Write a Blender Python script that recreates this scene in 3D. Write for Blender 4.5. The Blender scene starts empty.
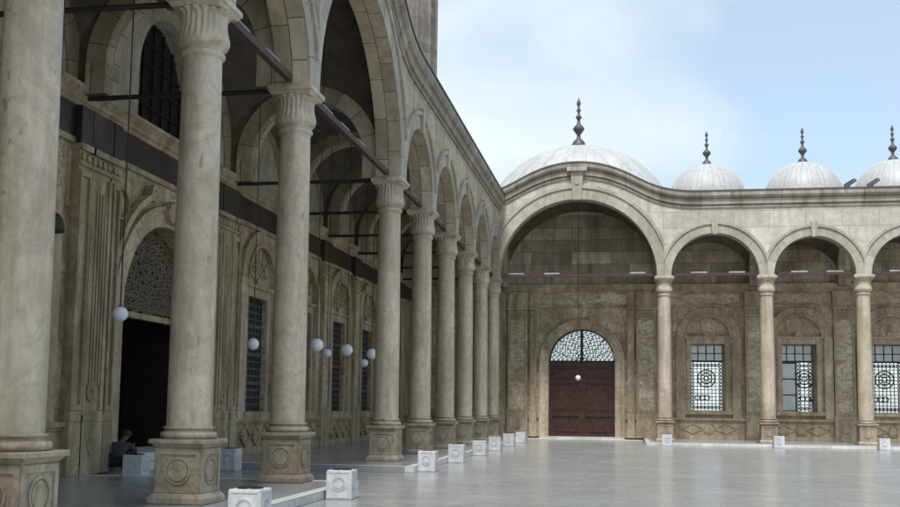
import bpy, math, random
from mathutils import Vector, Matrix
random.seed(7)
PI = math.pi
S = bpy.context.scene
COL = S.collection

# ------------------------------------------------------------------ materials
def new_mat(name):
    m = bpy.data.materials.new(name); m.use_nodes = True
    nt = m.node_tree; nt.nodes.clear()
    out = nt.nodes.new('ShaderNodeOutputMaterial'); b = nt.nodes.new('ShaderNodeBsdfPrincipled')
    nt.links.new(b.outputs[0], out.inputs[0])
    return m, nt, b

def N(nt, t, **kw):
    n = nt.nodes.new(t)
    for k, v in kw.items():
        if k in n.inputs.keys(): n.inputs[k].default_value = v
        else: setattr(n, k, v)
    return n

def ramp(nt, src, a, b, ca=(0, 0, 0, 1), cb=(1, 1, 1, 1)):
    r = nt.nodes.new('ShaderNodeValToRGB')
    r.color_ramp.elements[0].position = a; r.color_ramp.elements[1].position = b
    r.color_ramp.elements[0].color = ca; r.color_ramp.elements[1].color = cb
    nt.links.new(src, r.inputs[0]); return r.outputs[0]

def mix(nt, fac, a, b, mode='MIX'):
    m = nt.nodes.new('ShaderNodeMix'); m.data_type = 'RGBA'; m.blend_type = mode
    for sock, v in ((m.inputs[0], fac), (m.inputs[6], a), (m.inputs[7], b)):
        if hasattr(v, 'is_linked'): nt.links.new(v, sock)
        elif isinstance(v, (int, float)): sock.default_value = v
        else: sock.default_value = (*v, 1) if len(v) == 3 else v
    return m.outputs[2]

def stone(name, c1, c2, block=None, mortar=.012, mcol=None, patch=None, vein=0.5, veincol=None,
          stain=0.5, staincol=None, flecks=0.0, rough=.6, bump=.25, vscale=(1, 1, .45), spec=.35):
    m, nt, b = new_mat(name)
    pos = N(nt, 'ShaderNodeNewGeometry').outputs['Position']
    mp = N(nt, 'ShaderNodeMapping'); mp.inputs['Scale'].default_value = vscale
    nt.links.new(pos, mp.inputs[0])
    n1 = N(nt, 'ShaderNodeTexNoise', Scale=.9, Detail=7.0, Roughness=.6, Distortion=1.2)
    nt.links.new(mp.outputs[0], n1.inputs['Vector'])
    colr = ramp(nt, n1.outputs[0], .36, .66, (*c1, 1), (*c2, 1))
    n4 = N(nt, 'ShaderNodeTexNoise', Scale=5.0, Detail=6.0, Roughness=.7)
    nt.links.new(pos, n4.inputs['Vector'])
    colr = mix(nt, .35, colr, ramp(nt, n4.outputs[0], .3, .7, (.45, .45, .45, 1), (1.25, 1.25, 1.25, 1)), 'MULTIPLY')
    fac = None
    if block:
        uv = N(nt, 'ShaderNodeUVMap')
        # wobble the joints a touch so the courses are not ruler straight
        nw = N(nt, 'ShaderNodeTexNoise', Scale=3.0, Detail=2.0); nt.links.new(uv.outputs[0], nw.inputs['Vector'])
        vm = N(nt, 'ShaderNodeVectorMath', operation='SCALE'); vm.inputs['Scale'].default_value = .02
        nt.links.new(nw.outputs['Color'], vm.inputs[0])
        va = N(nt, 'ShaderNodeVectorMath', operation='ADD')
        nt.links.new(uv.outputs[0], va.inputs[0]); nt.links.new(vm.outputs[0], va.inputs[1])
        br = nt.nodes.new('ShaderNodeTexBrick'); br.offset = .43; br.squash = 1.35; br.squash_frequency = 3
        nt.links.new(va.outputs[0], br.inputs['Vector'])
        br.inputs['Scale'].default_value = 1.0; br.inputs['Brick Width'].default_value = block[0]
        br.inputs['Row Height'].default_value = block[1]; br.inputs['Mortar Size'].default_value = mortar
        br.inputs['Mortar Smooth'].default_value = .3; br.inputs['Bias'].default_value = -.1
        p = patch or (.75, 1.2)
        br.inputs['Color1'].default_value = (p[0], p[0], p[0] * .96, 1); br.inputs['Color2'].default_value = (p[1], p[1], p[1], 1)
        br.inputs['Mortar'].default_value = (1, 1, 1, 1)
        colr = mix(nt, 1.0, colr, br.outputs['Color'], 'MULTIPLY')
        fac = br.outputs['Fac']
    if vein:
        wv = N(nt, 'ShaderNodeTexNoise', Scale=1.5, Detail=5.0, Distortion=2.8)
        mp2 = N(nt, 'ShaderNodeMapping'); mp2.inputs['Scale'].default_value = (vscale[0], vscale[1], vscale[2] * 1.6); mp2.inputs['Rotation'].default_value = (.3, .5, .2)
        nt.links.new(pos, mp2.inputs[0]); nt.links.new(mp2.outputs[0], wv.inputs['Vector'])
        ab = N(nt, 'ShaderNodeMath', operation='SUBTRACT'); nt.links.new(wv.outputs[0], ab.inputs[0]); ab.inputs[1].default_value = .5
        ab2 = N(nt, 'ShaderNodeMath', operation='ABSOLUTE'); nt.links.new(ab.outputs[0], ab2.inputs[0])
        f = ramp(nt, ab2.outputs[0], .0, .05, (vein, vein, vein, 1), (0, 0, 0, 1))
        colr = mix(nt, f, colr, veincol or tuple(c * .5 for c in c1))
    if stain:
        mp3 = N(nt, 'ShaderNodeMapping'); mp3.inputs['Scale'].default_value = (1.6, 1.6, .16)
        nt.links.new(pos, mp3.inputs[0])
        ns = N(nt, 'ShaderNodeTexNoise', Scale=1.7, Detail=6.0, Roughness=.65); nt.links.new(mp3.outputs[0], ns.inputs['Vector'])
        f = ramp(nt, ns.outputs[0], .48, .72, (0, 0, 0, 1), (stain, stain, stain, 1))
        colr = mix(nt, f, colr, staincol or tuple(c * .42 for c in c1))
    if flecks:
        vo = N(nt, 'ShaderNodeTexNoise', Scale=9.0, Detail=3.0, Distortion=.6)
        mp4 = N(nt, 'ShaderNodeMapping'); mp4.inputs['Scale'].default_value = (1, 1, .55)
        nt.links.new(pos, mp4.inputs[0]); nt.links.new(mp4.outputs[0], vo.inputs['Vector'])
        f = ramp(nt, vo.outputs[0], .66, .73, (0, 0, 0, 1), (flecks, flecks, flecks, 1))
        colr = mix(nt, f, colr, tuple(c * .35 for c in c1))
    if fac is not None:
        colr = mix(nt, fac, colr, mcol or tuple(c * .4 for c in c1))
    nt.links.new(colr, b.inputs['Base Color'])
    b.inputs['Roughness'].default_value = rough; b.inputs['Specular IOR Level'].default_value = spec
    nb = N(nt, 'ShaderNodeTexNoise', Scale=14.0, Detail=6.0, Roughness=.7); nt.links.new(pos, nb.inputs['Vector'])
    h = nb.outputs[0]
    if fac is not None:
        mm = N(nt, 'ShaderNodeMath', operation='MULTIPLY_ADD'); nt.links.new(fac, mm.inputs[0]); mm.inputs[1].default_value = -1.2
        nt.links.new(h, mm.inputs[2]); h = mm.outputs[0]
    bp = N(nt, 'ShaderNodeBump'); bp.inputs['Strength'].default_value = bump; bp.inputs['Distance'].default_value = .03
    nt.links.new(h, bp.inputs['Height']); nt.links.new(bp.outputs[0], b.inputs['Normal'])
    return m

def plain(name, c, rough=.5, metal=0.0, spec=.4, var=.25, trans=0.0):
    m, nt, b = new_mat(name)
    pos = N(nt, 'ShaderNodeNewGeometry').outputs['Position']
    n1 = N(nt, 'ShaderNodeTexNoise', Scale=4.0, Detail=5.0); nt.links.new(pos, n1.inputs['Vector'])
    lo = tuple(x * (1 - var) for x in c); hi = tuple(min(1, x * (1 + var)) for x in c)
    nt.links.new(ramp(nt, n1.outputs[0], .3, .7, (*lo, 1), (*hi, 1)), b.inputs['Base Color'])
    b.inputs['Roughness'].default_value = rough; b.inputs['Metallic'].default_value = metal
    b.inputs['Specular IOR Level'].default_value = spec
    if trans: b.inputs['Transmission Weight'].default_value = trans
    return m

M = {}
M['facade'] = stone('facade_limestone', (.44, .41, .36), (.57, .535, .475), block=(1.55, .74), mortar=.009, patch=(.86, 1.1), mcol=(.2, .17, .13), vein=.15, stain=.4, staincol=(.22, .18, .13), rough=.75, vscale=(1, 1, .8))
M['facade_side'] = stone('arcade_limestone', (.42, .345, .25), (.57, .485, .37), block=(1.5, .74), mortar=.010, patch=(.82, 1.1), mcol=(.15, .12, .085), vein=.2, stain=.5, staincol=(.17, .13, .085), rough=.75, vscale=(1, 1, .8))
M['voussoir'] = stone('voussoir_limestone', (.37, .335, .28), (.49, .455, .395), block=(.8, 30), mortar=.010, patch=(.82, 1.1), mcol=(.16, .13, .1), vein=.12, stain=.35, staincol=(.2, .16, .11), rough=.75)
M['cornice'] = stone('cornice_limestone', (.28, .245, .195), (.42, .38, .32), block=(1.3, 30), mortar=.016, patch=(.75, 1.1), mcol=(.09, .07, .05), vein=.1, stain=.75, staincol=(.11, .085, .06), rough=.8)
M['column'] = stone('column_alabaster', (.385, .318, .232), (.545, .475, .372), vein=.3, veincol=(.24, .175, .11), stain=.8, staincol=(.24, .18, .115), flecks=.55, rough=.42, bump=.1, spec=.45)
M['pedestal'] = stone('pedestal_alabaster', (.29, .23, .155), (.45, .39, .29), vein=.4, veincol=(.14, .095, .055), stain=.6, staincol=(.15, .105, .06), flecks=.4, rough=.5, bump=.25)
M['wall'] = stone('wall_alabaster', (.33, .248, .148), (.60, .505, .355), block=(1.35, 1.3), mortar=.008, patch=(.72, 1.2), mcol=(.07, .05, .03), vein=.75, veincol=(.17, .11, .055), stain=.4, staincol=(.13, .085, .045), rough=.5, bump=.15, vscale=(1, 1, .7))
M['wall_trim'] = stone('trim_alabaster', (.27, .202, .12), (.50, .415, .285), vein=.35, veincol=(.12, .08, .045), stain=.6, staincol=(.09, .057, .028), rough=.5, bump=.2)
M['patchwork'] = stone('patchwork_stone', (.34, .28, .195), (.58, .50, .37), block=(2.0, .62), mortar=.010, patch=(.6, 1.3), mcol=(.05, .04, .028), vein=.3, stain=.5, staincol=(.06, .05, .035), rough=.65)
M['lunette'] = stone('lunette_plaster', (.33, .305, .25), (.5, .465, .395), block=(1.1, .8), mortar=.006, patch=(.85, 1.12), mcol=(.14, .12, .1), vein=.2, stain=.35, rough=.7)
M['frieze_dark'] = stone('dark_frieze_marble', (.028, .02, .015), (.06, .045, .034), block=(1.6, 30), mortar=.01, vein=.3, veincol=(.1, .08, .06), stain=.2, rough=.4)
M['soffit'] = stone('soffit_limestone', (.39, .318, .222), (.55, .468, .35), block=(.78, .7), mortar=.011, patch=(.72, 1.15), mcol=(.08, .062, .045), vein=.2, stain=.3, rough=.7)
M['inner_arch'] = stone('inner_arch_limestone', (.29, .25, .18), (.43, .375, .285), block=(.6, .65), mortar=.010, patch=(.7, 1.2), mcol=(.07, .055, .04), vein=.2, stain=.3, rough=.7)
M['inner_voussoir'] = stone('inner_voussoir_limestone', (.37, .305, .215), (.53, .45, .335), block=(.55, 30), mortar=.012, patch=(.68, 1.2), mcol=(.07, .055, .04), vein=.2, stain=.4, rough=.7)
M['panel'] = stone('veined_alabaster_panel', (.36, .285, .185), (.60, .52, .39), vein=.8, veincol=(.17, .11, .055), stain=.3, staincol=(.16, .11, .06), rough=.4, bump=.06, vscale=(.55, .55, .8))
M['trim_pale'] = stone('pale_trim_alabaster', (.36, .275, .168), (.60, .50, .355), block=(.75, 30), mortar=.01, patch=(.8, 1.15), mcol=(.09, .06, .035), vein=.4, veincol=(.15, .1, .055), stain=.45, staincol=(.09, .06, .032), rough=.5, bump=.2)
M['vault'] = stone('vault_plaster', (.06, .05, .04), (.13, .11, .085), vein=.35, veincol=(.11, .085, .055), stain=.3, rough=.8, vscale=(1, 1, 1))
M['tile'] = stone('court_marble', (.28, .28, .278), (.35, .35, .347), block=(1.0, .62), mortar=.004, patch=(.95, 1.04), mcol=(.2, .2, .2), vein=.1, veincol=(.28, .28, .28), stain=.12, staincol=(.2, .19, .18), rough=.22, bump=.02, vscale=(.6, .6, 1), spec=.5)
M['kerb'] = stone('kerb_marble', (.52, .52, .5), (.66, .66, .64), block=(1.4, 30), mortar=.01, patch=(.9, 1.05), mcol=(.25, .24, .22), vein=.15, stain=.25, rough=.45)
M['box'] = stone('white_marble', (.5, .51, .52), (.66, .67, .68), vein=.35, veincol=(.36, .37, .39), stain=.5, staincol=(.3, .28, .25), rough=.4, bump=.08)
M['sand'] = stone('dusty_ground', (.36, .32, .25), (.45, .4, .32), vein=0, stain=0, rough=.9)
M['dome'] = stone('dome_lead', (.40, .405, .41), (.47, .475, .48), block=(.1, .9), mortar=.003, patch=(.95, 1.04), mcol=(.26, .265, .27), vein=.12, veincol=(.35, .35, .36), stain=.25, staincol=(.24, .24, .24), rough=.5, bump=.08)
M['coping'] = plain('lead_coping', (.09, .09, .09), .6)
M['bronze'] = plain('dark_bronze', (.075, .075, .082), .5, .2)
M['iron'] = plain('black_iron', (.022, .019, .016), .6)
M['redbeam'] = plain('red_brown_paint', (.06, .034, .027), .65)
M['tube'] = plain('white_tube', (.34, .35, .36), .5)
M['door'] = plain('red_brown_wood', (.05, .02, .014), .45, var=.4)
M['darkwood'] = plain('dark_wood', (.022, .013, .009), .5, var=.4)
M['lattice'] = plain('dark_lattice', (.035, .026, .022), .6)
M['stonelattice'] = plain('carved_lattice', (.115, .09, .06), .7)
M['glass'] = plain('dusty_glass', (.66, .68, .69), .4, trans=.55, var=.1)
M['darkglass'] = plain('dark_glass', (.015, .016, .015), .35)
M['globe'] = plain('white_globe', (.74, .75, .76), .12, var=.04)
M['cable'] = plain('grey_cable', (.035, .03, .026), .7)
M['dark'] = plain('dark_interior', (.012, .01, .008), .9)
M['minaret'] = stone('minaret_stone', (.17, .15, .135), (.235, .215, .195), block=(1.2, .5), mortar=.01, vein=.1, stain=.3, rough=.8)
M['skin'] = plain('skin', (.085, .048, .03), .55, var=.1)
M['hair'] = plain('black_hair', (.012, .01, .009), .6)
M['shirt'] = plain('grey_cloth', (.04, .047, .05), .85, var=.15)
M['trousers'] = plain('navy_cloth', (.014, .016, .03), .85, var=.15)
M['floodbody'] = plain('grey_metal', (.09, .095, .1), .45, .4)

# ------------------------------------------------------------------ mesh builder
class MB:
    def __init__(s): s.v = []; s.f = []; s.uv = []; s.sm = []; s.mi = []
    def face(s, pts, uv=None, smooth=False, mi=0):
        i = len(s.v); s.v += [tuple(p) for p in pts]; s.f.append(tuple(range(i, i + len(pts))))
        if uv is None:
            a, b, c = Vector(pts[0]), Vector(pts[1]), Vector(pts[-1]); n = (b - a).cross(c - a)
            if len(pts) > 3 and n.length < 1e-9: n = (Vector(pts[2]) - b).cross(c - b)
            ax = max(range(3), key=lambda k: abs(n[k]))
            uv = [(p[1], p[2]) if ax == 0 else (p[0], p[2]) if ax == 1 else (p[0], p[1]) for p in pts]
        s.uv.append(uv); s.sm.append(smooth); s.mi.append(mi)
    def box(s, x0, x1, y0, y1, z0, z1, mi=0):
        p = [(x0, y0, z0), (x1, y0, z0), (x1, y1, z0), (x0, y1, z0), (x0, y0, z1), (x1, y0, z1), (x1, y1, z1), (x0, y1, z1)]
        for q in ((3, 2, 1, 0), (4, 5, 6, 7), (0, 1, 5, 4), (1, 2, 6, 5), (2, 3, 7, 6), (3, 0, 4, 7)): s.face([p[k] for k in q], mi=mi)
    def frustum(s, cx, cy, h0, h1, z0, z1):
        a = [(cx - h0, cy - h0, z0), (cx + h0, cy - h0, z0), (cx + h0, cy + h0, z0), (cx - h0, cy + h0, z0)]
        b = [(cx - h1, cy - h1, z1), (cx + h1, cy - h1, z1), (cx + h1, cy + h1, z1), (cx - h1, cy + h1, z1)]
        for k in range(4): s.face([a[k], a[(k + 1) % 4], b[(k + 1) % 4], b[k]])
        s.face(b); s.face(a[::-1])
    def lathe(s, prof, seg=32, c=(0, 0, 0), mod=None, smooth=True, a0=0., a1=2 * PI):
        rows = []
        for k, (r, z) in enumerate(prof):
            row = []
            for j in range(seg + 1):
                t = a0 + (a1 - a0) * j / seg; rr = r * (mod(k, t) if mod else 1)
                row.append((c[0] + rr * math.cos(t), c[1] + rr * math.sin(t), c[2] + z))
            rows.append(row)
        base = len(s.v)
        for row in rows: s.v += row
        w = seg + 1
        for k in range(len(prof) - 1):
            for j in range(seg):
                s.f.append((base + k * w + j, base + k * w + j + 1, base + (k + 1) * w + j + 1, base + (k + 1) * w + j))
                s.uv.append([(j / seg * 2, prof[k][1]), ((j + 1) / seg * 2, prof[k][1]), ((j + 1) / seg * 2, prof[k + 1][1]), (j / seg * 2, prof[k + 1][1])])
                s.sm.append(smooth); s.mi.append(0)
    def tube(s, a, b, r, seg=6):
        a, b = Vector(a), Vector(b); d = (b - a).normalized(); x = d.orthogonal().normalized(); y = d.cross(x)
        ra = [a + (x * math.cos(2 * PI * k / seg) + y * math.sin(2 * PI * k / seg)) * r for k in range(seg)]
        rb = [p + (b - a) for p in ra]
        for k in range(seg): s.face([ra[k], ra[(k + 1) % seg], rb[(k + 1) % seg], rb[k]], smooth=seg > 5)
        s.face(ra[::-1]); s.face(rb)
    def bar(s, a, b, w, t, y0):
        """flat bar in the (u,z) plane from a to b, width w, from depth y0 to y0+t"""
        a, b = Vector(a), Vector(b); d = (b - a).normalized(); n = Vector((-d[1], d[0])) * (w / 2)
        q = [a + n, b + n, b - n, a - n]
        f = [(p[0], y0, p[1]) for p in q]; k = [(p[0], y0 + t, p[1]) for p in q]
        s.face(f[::-1]); s.face(k)
        for i in range(4): s.face([f[i], f[(i + 1) % 4], k[(i + 1) % 4], k[i]])
    def disc(s, cx, cz, r, y0, t, seg=20):
        p = [(cx + r * math.cos(2 * PI * k / seg), cz + r * math.sin(2 * PI * k / seg)) for k in range(seg)]
        s.face([(a, y0, b) for a, b in p]); s.face([(a, y0 + t, b) for a, b in p][::-1])
        for k in range(seg):
            a, b = p[k], p[(k + 1) % seg]; s.face([(a[0], y0, a[1]), (a[0], y0 + t, a[1]), (b[0], y0 + t, b[1]), (b[0], y0, b[1])])
    def ring(s, cx, cz, r0, r1, y0, t, seg=20, a0=0., a1=2 * PI, lim=None):
        """flat ring in the (u,z) plane, depth y0..y0+t"""
        def P(r, th):
            u = r * math.cos(th)
            if lim: u = max(-lim, min(lim, u))
            return (cx + u, cz + r * math.sin(th))
        for k in range(seg):
            t0 = a0 + (a1 - a0) * k / seg; t1 = a0 + (a1 - a0) * (k + 1) / seg
            i0, i1, o0, o1 = P(r0, t0), P(r0, t1), P(r1, t0), P(r1, t1); y1 = y0 + t
            if lim and abs(i0[0] - o0[0]) < 1e-4 and abs(i1[0] - o1[0]) < 1e-4 and abs(i0[0] - i1[0]) < 1e-4: continue
            uvq = [(t0 * r1, r0), (t1 * r1, r0), (t1 * r1, r1), (t0 * r1, r1)]
            q = lambda p, y: (p[0], y, p[1])
            s.face([q(i0, y0), q(i1, y0), q(o1, y0), q(o0, y0)], uvq); s.face([q(i0, y1), q(o0, y1), q(o1, y1), q(i1, y1)], [uvq[0], uvq[3], uvq[2], uvq[1]])
            s.face([q(i0, y0), q(i0, y1), q(i1, y1), q(i1, y0)], [(t0 * r1, 0), (t0 * r1, t), (t1 * r1, t), (t1 * r1, 0)])
            s.face([q(o0, y0), q(o1, y0), q(o1, y1), q(o0, y1)], [(t0 * r1, 0), (t1 * r1, 0), (t1 * r1, t), (t0 * r1, t)])
        if a1 - a0 < 2 * PI - .01:
            for th in (a0, a1):
                i, o = P(r0, th), P(r1, th); s.face([(i[0], y0, i[1]), (o[0], y0, o[1]), (o[0], y0 + t, o[1]), (i[0], y0 + t, i[1])])
    def wall(s, ua, ub, zb, zt, d0, d1, ops=(), us=(), soffit_mi=0, front_skip=False):
        """slab in the (u,z) plane between depths d0 and d1; ops = (a, b, lo(u), hi(u), sample list)"""
        zbf = zb if callable(zb) else (lambda u: zb); ztf = zt if callable(zt) else (lambda u: zt)
        bp = {ua, ub} | set(us)
        for o in ops: bp |= {o[0], o[1]} | set(o[4])
        bp = sorted(b for b in bp if ua - 1e-6 <= b <= ub + 1e-6)
        clean = [bp[0]]
        for b in bp[1:]:
            if b - clean[-1] > 1e-5: clean.append(b)
        arc = {}
        for u0, u1 in zip(clean, clean[1:]):
            mid = (u0 + u1) / 2; act = sorted([o for o in ops if o[0] < mid < o[1]], key=lambda o: o[2](mid))
            e = 1e-7
            cur = (zbf(u0), zbf(u1)); ivs = []
            for o in act:
                lo = (o[2](u0 + e), o[2](u1 - e)); hi = (o[3](u0 + e), o[3](u1 - e))
                ivs.append((cur, lo)); cur = hi
                L = arc.get(id(o), 0.); dl = math.hypot(u1 - u0, hi[1] - hi[0]); arc[id(o)] = L + dl
                s.face([(u0, d0, hi[0]), (u0, d1, hi[0]), (u1, d1, hi[1]), (u1, d0, hi[1])], [(L, d0), (L, d1), (L + dl, d1), (L + dl, d0)], mi=soffit_mi)
                if max(lo) > max(zbf(u0), zbf(u1)) + 1e-4: s.face([(u0, d0, lo[0]), (u1, d0, lo[1]), (u1, d1, lo[1]), (u0, d1, lo[0])], mi=soffit_mi)
            ivs.append((cur, (ztf(u0), ztf(u1))))
            for a, b in ivs:
                if b[0] - a[0] < 1e-5 and b[1] - a[1] < 1e-5: continue
                s.face([(u0, d0, a[0]), (u1, d0, a[1]), (u1, d0, b[1]), (u0, d0, b[0])])
                s.face([(u0, d1, a[0]), (u0, d1, b[0]), (u1, d1, b[1]), (u1, d1, a[1])])
            s.face([(u0, d0, ztf(u0)), (u1, d0, ztf(u1)), (u1, d1, ztf(u1)), (u0, d1, ztf(u0))])
            if not act: s.face([(u0, d0, zbf(u0)), (u0, d1, zbf(u0)), (u1, d1, zbf(u1)), (u1, d0, zbf(u1))])
        for o in ops:
            for u, e in ((o[0], 1e-7), (o[1], -1e-7)):
                lo, hi = o[2](u + e), o[3](u + e)
                if hi - lo > .01: s.face([(u, d0, lo), (u, d1, lo), (u, d1, hi), (u, d0, hi)], mi=soffit_mi)
        for u in (ua, ub): s.face([(u, d0, zbf(u)), (u, d1, zbf(u)), (u, d1, ztf(u)), (u, d0, ztf(u))])
    def sweep(s, prof, us, hf, closed=False):
        """profile (d, z) carried along u with a height offset hf(u)"""
        L = 0.
        acc = [0.]
        for a, b in zip(prof, prof[1:]): acc.append(acc[-1] + math.hypot(b[0] - a[0], b[1] - a[1]))
        for u0, u1 in zip(us, us[1:]):
            h0, h1 = hf(u0), hf(u1); dl = math.hypot(u1 - u0, h1 - h0)
            for k in range(len(prof) - 1):
                (da, za), (db, zb2) = prof[k], prof[k + 1]
                s.face([(u0, da, za + h0), (u1, da, za + h1), (u1, db, zb2 + h1), (u0, db, zb2 + h0)], [(L, acc[k]), (L + dl, acc[k]), (L + dl, acc[k + 1]), (L, acc[k + 1])])
            L += dl
        for u in (us[0], us[-1]): s.face([(u, d, z + hf(u)) for d, z in prof])
    def build(s, name, mats, parent=None, loc=None, bevel=0):
        me = bpy.data.meshes.new(name); me.from_pydata(s.v, [], s.f)
        uvl = me.uv_layers.new(name='UVMap'); k = 0
        for fuv in s.uv:
            for t in fuv: uvl.data[k].uv = t; k += 1
        me.polygons.foreach_set('use_smooth', s.sm); me.polygons.foreach_set('material_index', s.mi)
        for m in (mats if isinstance(mats, (list, tuple)) else [mats]): me.materials.append(m)
        me.update()
        o = bpy.data.objects.new(name, me); COL.objects.link(o)
        if parent: o.parent = parent
        if loc: o.location = loc
        if bevel:
            md = o.modifiers.new('bevel', 'BEVEL'); md.width = bevel; md.segments = 2; md.limit_method = 'ANGLE'; md.angle_limit = math.radians(40)
            wd = o.modifiers.new('weld', 'WELD'); wd.merge_threshold = .0004
            o.modifiers.move(1, 0)
        return o

def thing(name, label, cat, loc=(0, 0, 0), rz=0., group=None):
    o = bpy.data.objects.new(name, None); COL.objects.link(o)
    o.location = loc; o.rotation_euler = (0, 0, rz); o.empty_display_size = .2
    o['label'] = label; o['category'] = cat; o['kind'] = 'thing'
    if group: o['group'] = group
    return o

def dup(root, loc, label, rz=None, group=None):
    def cp(o, par):
        c = o.copy(); COL.objects.link(c)
        if par: c.parent = par
        for ch in o.children: cp(ch, c)
        return c
    r = cp(root, None); r.location = loc
    if rz is not None: r.rotation_euler = (0, 0, rz)
    r['label'] = label
    return r

def structure(o): o['kind'] = 'structure'; return o

def arch_op(uc, r, zs, n=40, lo=None):
    sm = [uc + r * math.cos(PI * k / n) for k in range(1, n)]
    return (uc - r, uc + r, (lambda u: zs) if lo is None else (lambda u: lo), (lambda u: zs + math.sqrt(max(0, r * r - (u - uc) ** 2))), sm)
def rect_op(a, b, z0, z1): return (a, b, lambda u: z0, lambda u: z1, [])

# ------------------------------------------------------------------ layout
ZS = 7.44            # springing of every arch = top of abacus
HW = .32             # half thickness of the arcade walls
DEP = 4.47           # column axis to portico wall
COURT = -.15
XL, YF = -6.28, 48.06
LEFT = [5.5, 9.9, 14.32, 18.72, 26.74, 31.2, 35.5, 39.75, 44.05, 48.06]
FAR = [-6.28, 1.56, 6.04, 10.15, 14.4]
BIGL, BIGF = 22.73, -2.36
ROT = PI / 2

HPTS = [(0, 1), (.6, .975), (1.2, .9), (1.8, .77), (2.5, .55), (3.1, .32), (3.6, .17), (4.24, .06), (5.0, 0)]
def swell(d, H=1.5):
    d = abs(d)
    if d >= 5: return 0.
    for (a, fa), (b, fb) in zip(HPTS, HPTS[1:]):
        if a <= d <= b:
            t = (d - a) / (b - a); return H * (fa + (fb - fa) * t)
    return 0.
# smooth the table a little
def swell_s(d): return sum(swell(d + k * .12) for k in range(-4, 5)) / 9

# ------------------------------------------------------------------ ground and sky
g = MB(); g.face([(-3000, -3000, -.26), (3000, -3000, -.26), (3000, 3000, -.26), (-3000, 3000, -.26)])
structure(g.build('ground', M['sand']))
g = MB(); g.face([(-12, -30, COURT), (40, -30, COURT), (40, 52.45, COURT), (-12, 52.45, COURT)])
structure(g.build('courtyard_floor', M['tile']))
EDGE = -5.02; FEDGE = 46.55
def platform(name, x0, x1, y0, y1, kerbs):
    m = MB(); m.box(x0, x1, y0, y1, COURT + .004, -.004); structure(m.build(name, M['tile']))
    k = MB()
    for q in kerbs: k.box(*q, COURT + .002, 0.0)
    structure(k.build('kerb', M['kerb'], bevel=.012))
platform('portico_pavement', -10.73, EDGE - .22, -8, 19.25, [(EDGE - .22, EDGE, -8, 19.25), (-10.5, EDGE - .222, 19.03, 19.248)])
platform('portico_pavement', -10.73, EDGE - .22, 24.3, 52.45, [(EDGE - .22, EDGE, 24.3, 52.4), (-10.5, EDGE - .222, 24.302, 24.5)])
platform('portico_pavement', .68 + .22, 18, FEDGE + .22, 52.45, [(.68, 18, FEDGE, FEDGE + .22), (.68, .9, FEDGE + .222, 52.4)])

# ------------------------------------------------------------------ arcade (spandrel wall, archivolts, cornice)
def arcade(name, label, loc, rz, cols, u_end0, u_end1, big, wallmat, corn_u0, corn_u1, zoff=0.):
    root = thing(name, label, 'arcade', loc, rz)
    bays = list(zip(cols, cols[1:])); ops = []
    for a, b in bays:
        ops.append(arch_op((a + b) / 2, (b - a) / 2 - HW, ZS, 48 if b - a > 6 else 36))
    us = [u_end0 + k * .25 for k in range(int((u_end1 - u_end0) / .25))]
    us = [u for u in us if abs(u - big) < 5.3]
    w = MB(); w.wall(u_end0, u_end1, ZS, lambda u: 10.52 + swell_s(u - big), -HW, HW, ops, us, soffit_mi=1)
    w.build('spandrel_wall', [wallmat, M['soffit']], root)
    for a, b in bays:
        uc = (a + b) / 2; r = (b - a) / 2 - HW; half = (b - a) / 2 - .003; isbig = b - a > 6
        m = MB(); sg = 56 if isbig else 40; f = 1.0 if not isbig else 1.25
        m.ring(uc, ZS, r + .004, r + .40 * f, -HW - .045, .043, sg, 0, PI, half)
        m.ring(uc, ZS, r + .40 * f + .002, r + .52 * f, -HW - .105, .103, sg, 0, PI, half)
        av = m.build('archivolt', M['voussoir'], root)
        k = MB(); zt = ZS + r + (.62 if not isbig else 1.3); kw = .10 if not isbig else .18; kt = .155 if not isbig else .3
        z0 = ZS + r - .05; y0 = -HW - (.125 if not isbig else .17)
        p = [(uc - kw, z0), (uc + kw, z0), (uc + kt, zt), (uc - kt, zt)]
        k.face([(a_, y0, b_) for a_, b_ in p]); k.face([(a_, -HW + .02, b_) for a_, b_ in p][::-1])
        for i in range(4):
            a_, b_ = p[i], p[(i + 1) % 4]; k.face([(a_[0], y0, a_[1]), (a_[0], -HW + .02, a_[1]), (b_[0], -HW + .02, b_[1]), (b_[0], y0, b_[1])])
        if isbig:
            k.box(uc - .46, uc + .46, -HW - .3, -HW + .01, zt - .02, zt + .16)
            k.disc(uc, ZS + r + .75, .1, y0 - .04, .05)
        k.build('keystone', M['voussoir'], av)
    n = int((corn_u1 - corn_u0) / .4)
    uu = sorted(set([corn_u0, corn_u1] + [corn_u0 + (corn_u1 - corn_u0) * k / n for k in range(n)] + [u for u in us if corn_u0 < u < corn_u1]))
    z = 10.5 + zoff; f = -HW
    prof = [(f - .002, z), (f - .06, z), (f - .06, z + .10), (f - .03, z + .115), (f - .03, z + .14), (f - .12, z + .16), (f - .12, z + .29), (f - .15, z + .335), (f - .15, z + .36), (f - .10, z + .37), (f - .10, z + .40), (f - .20, z + .44), (f - .26, z + .53), (f - .26, z + .72), (f - .1, z + .765), (f + .9, z + .77), (f + .9, z + .1)]
    c = MB(); c.sweep(prof, uu, lambda u: swell_s(u - big)); c.build('cornice', M['cornice'], root)
    cp = MB(); cp.sweep([(f - .29, z + .722), (f - .29, z + .78), (f + .3, z + .83), (f + .3, z + .775), (f - .25, z + .735)], uu, lambda u: swell_s(u - big)); cp.build('coping', M['coping'], root)
    return root

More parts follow.
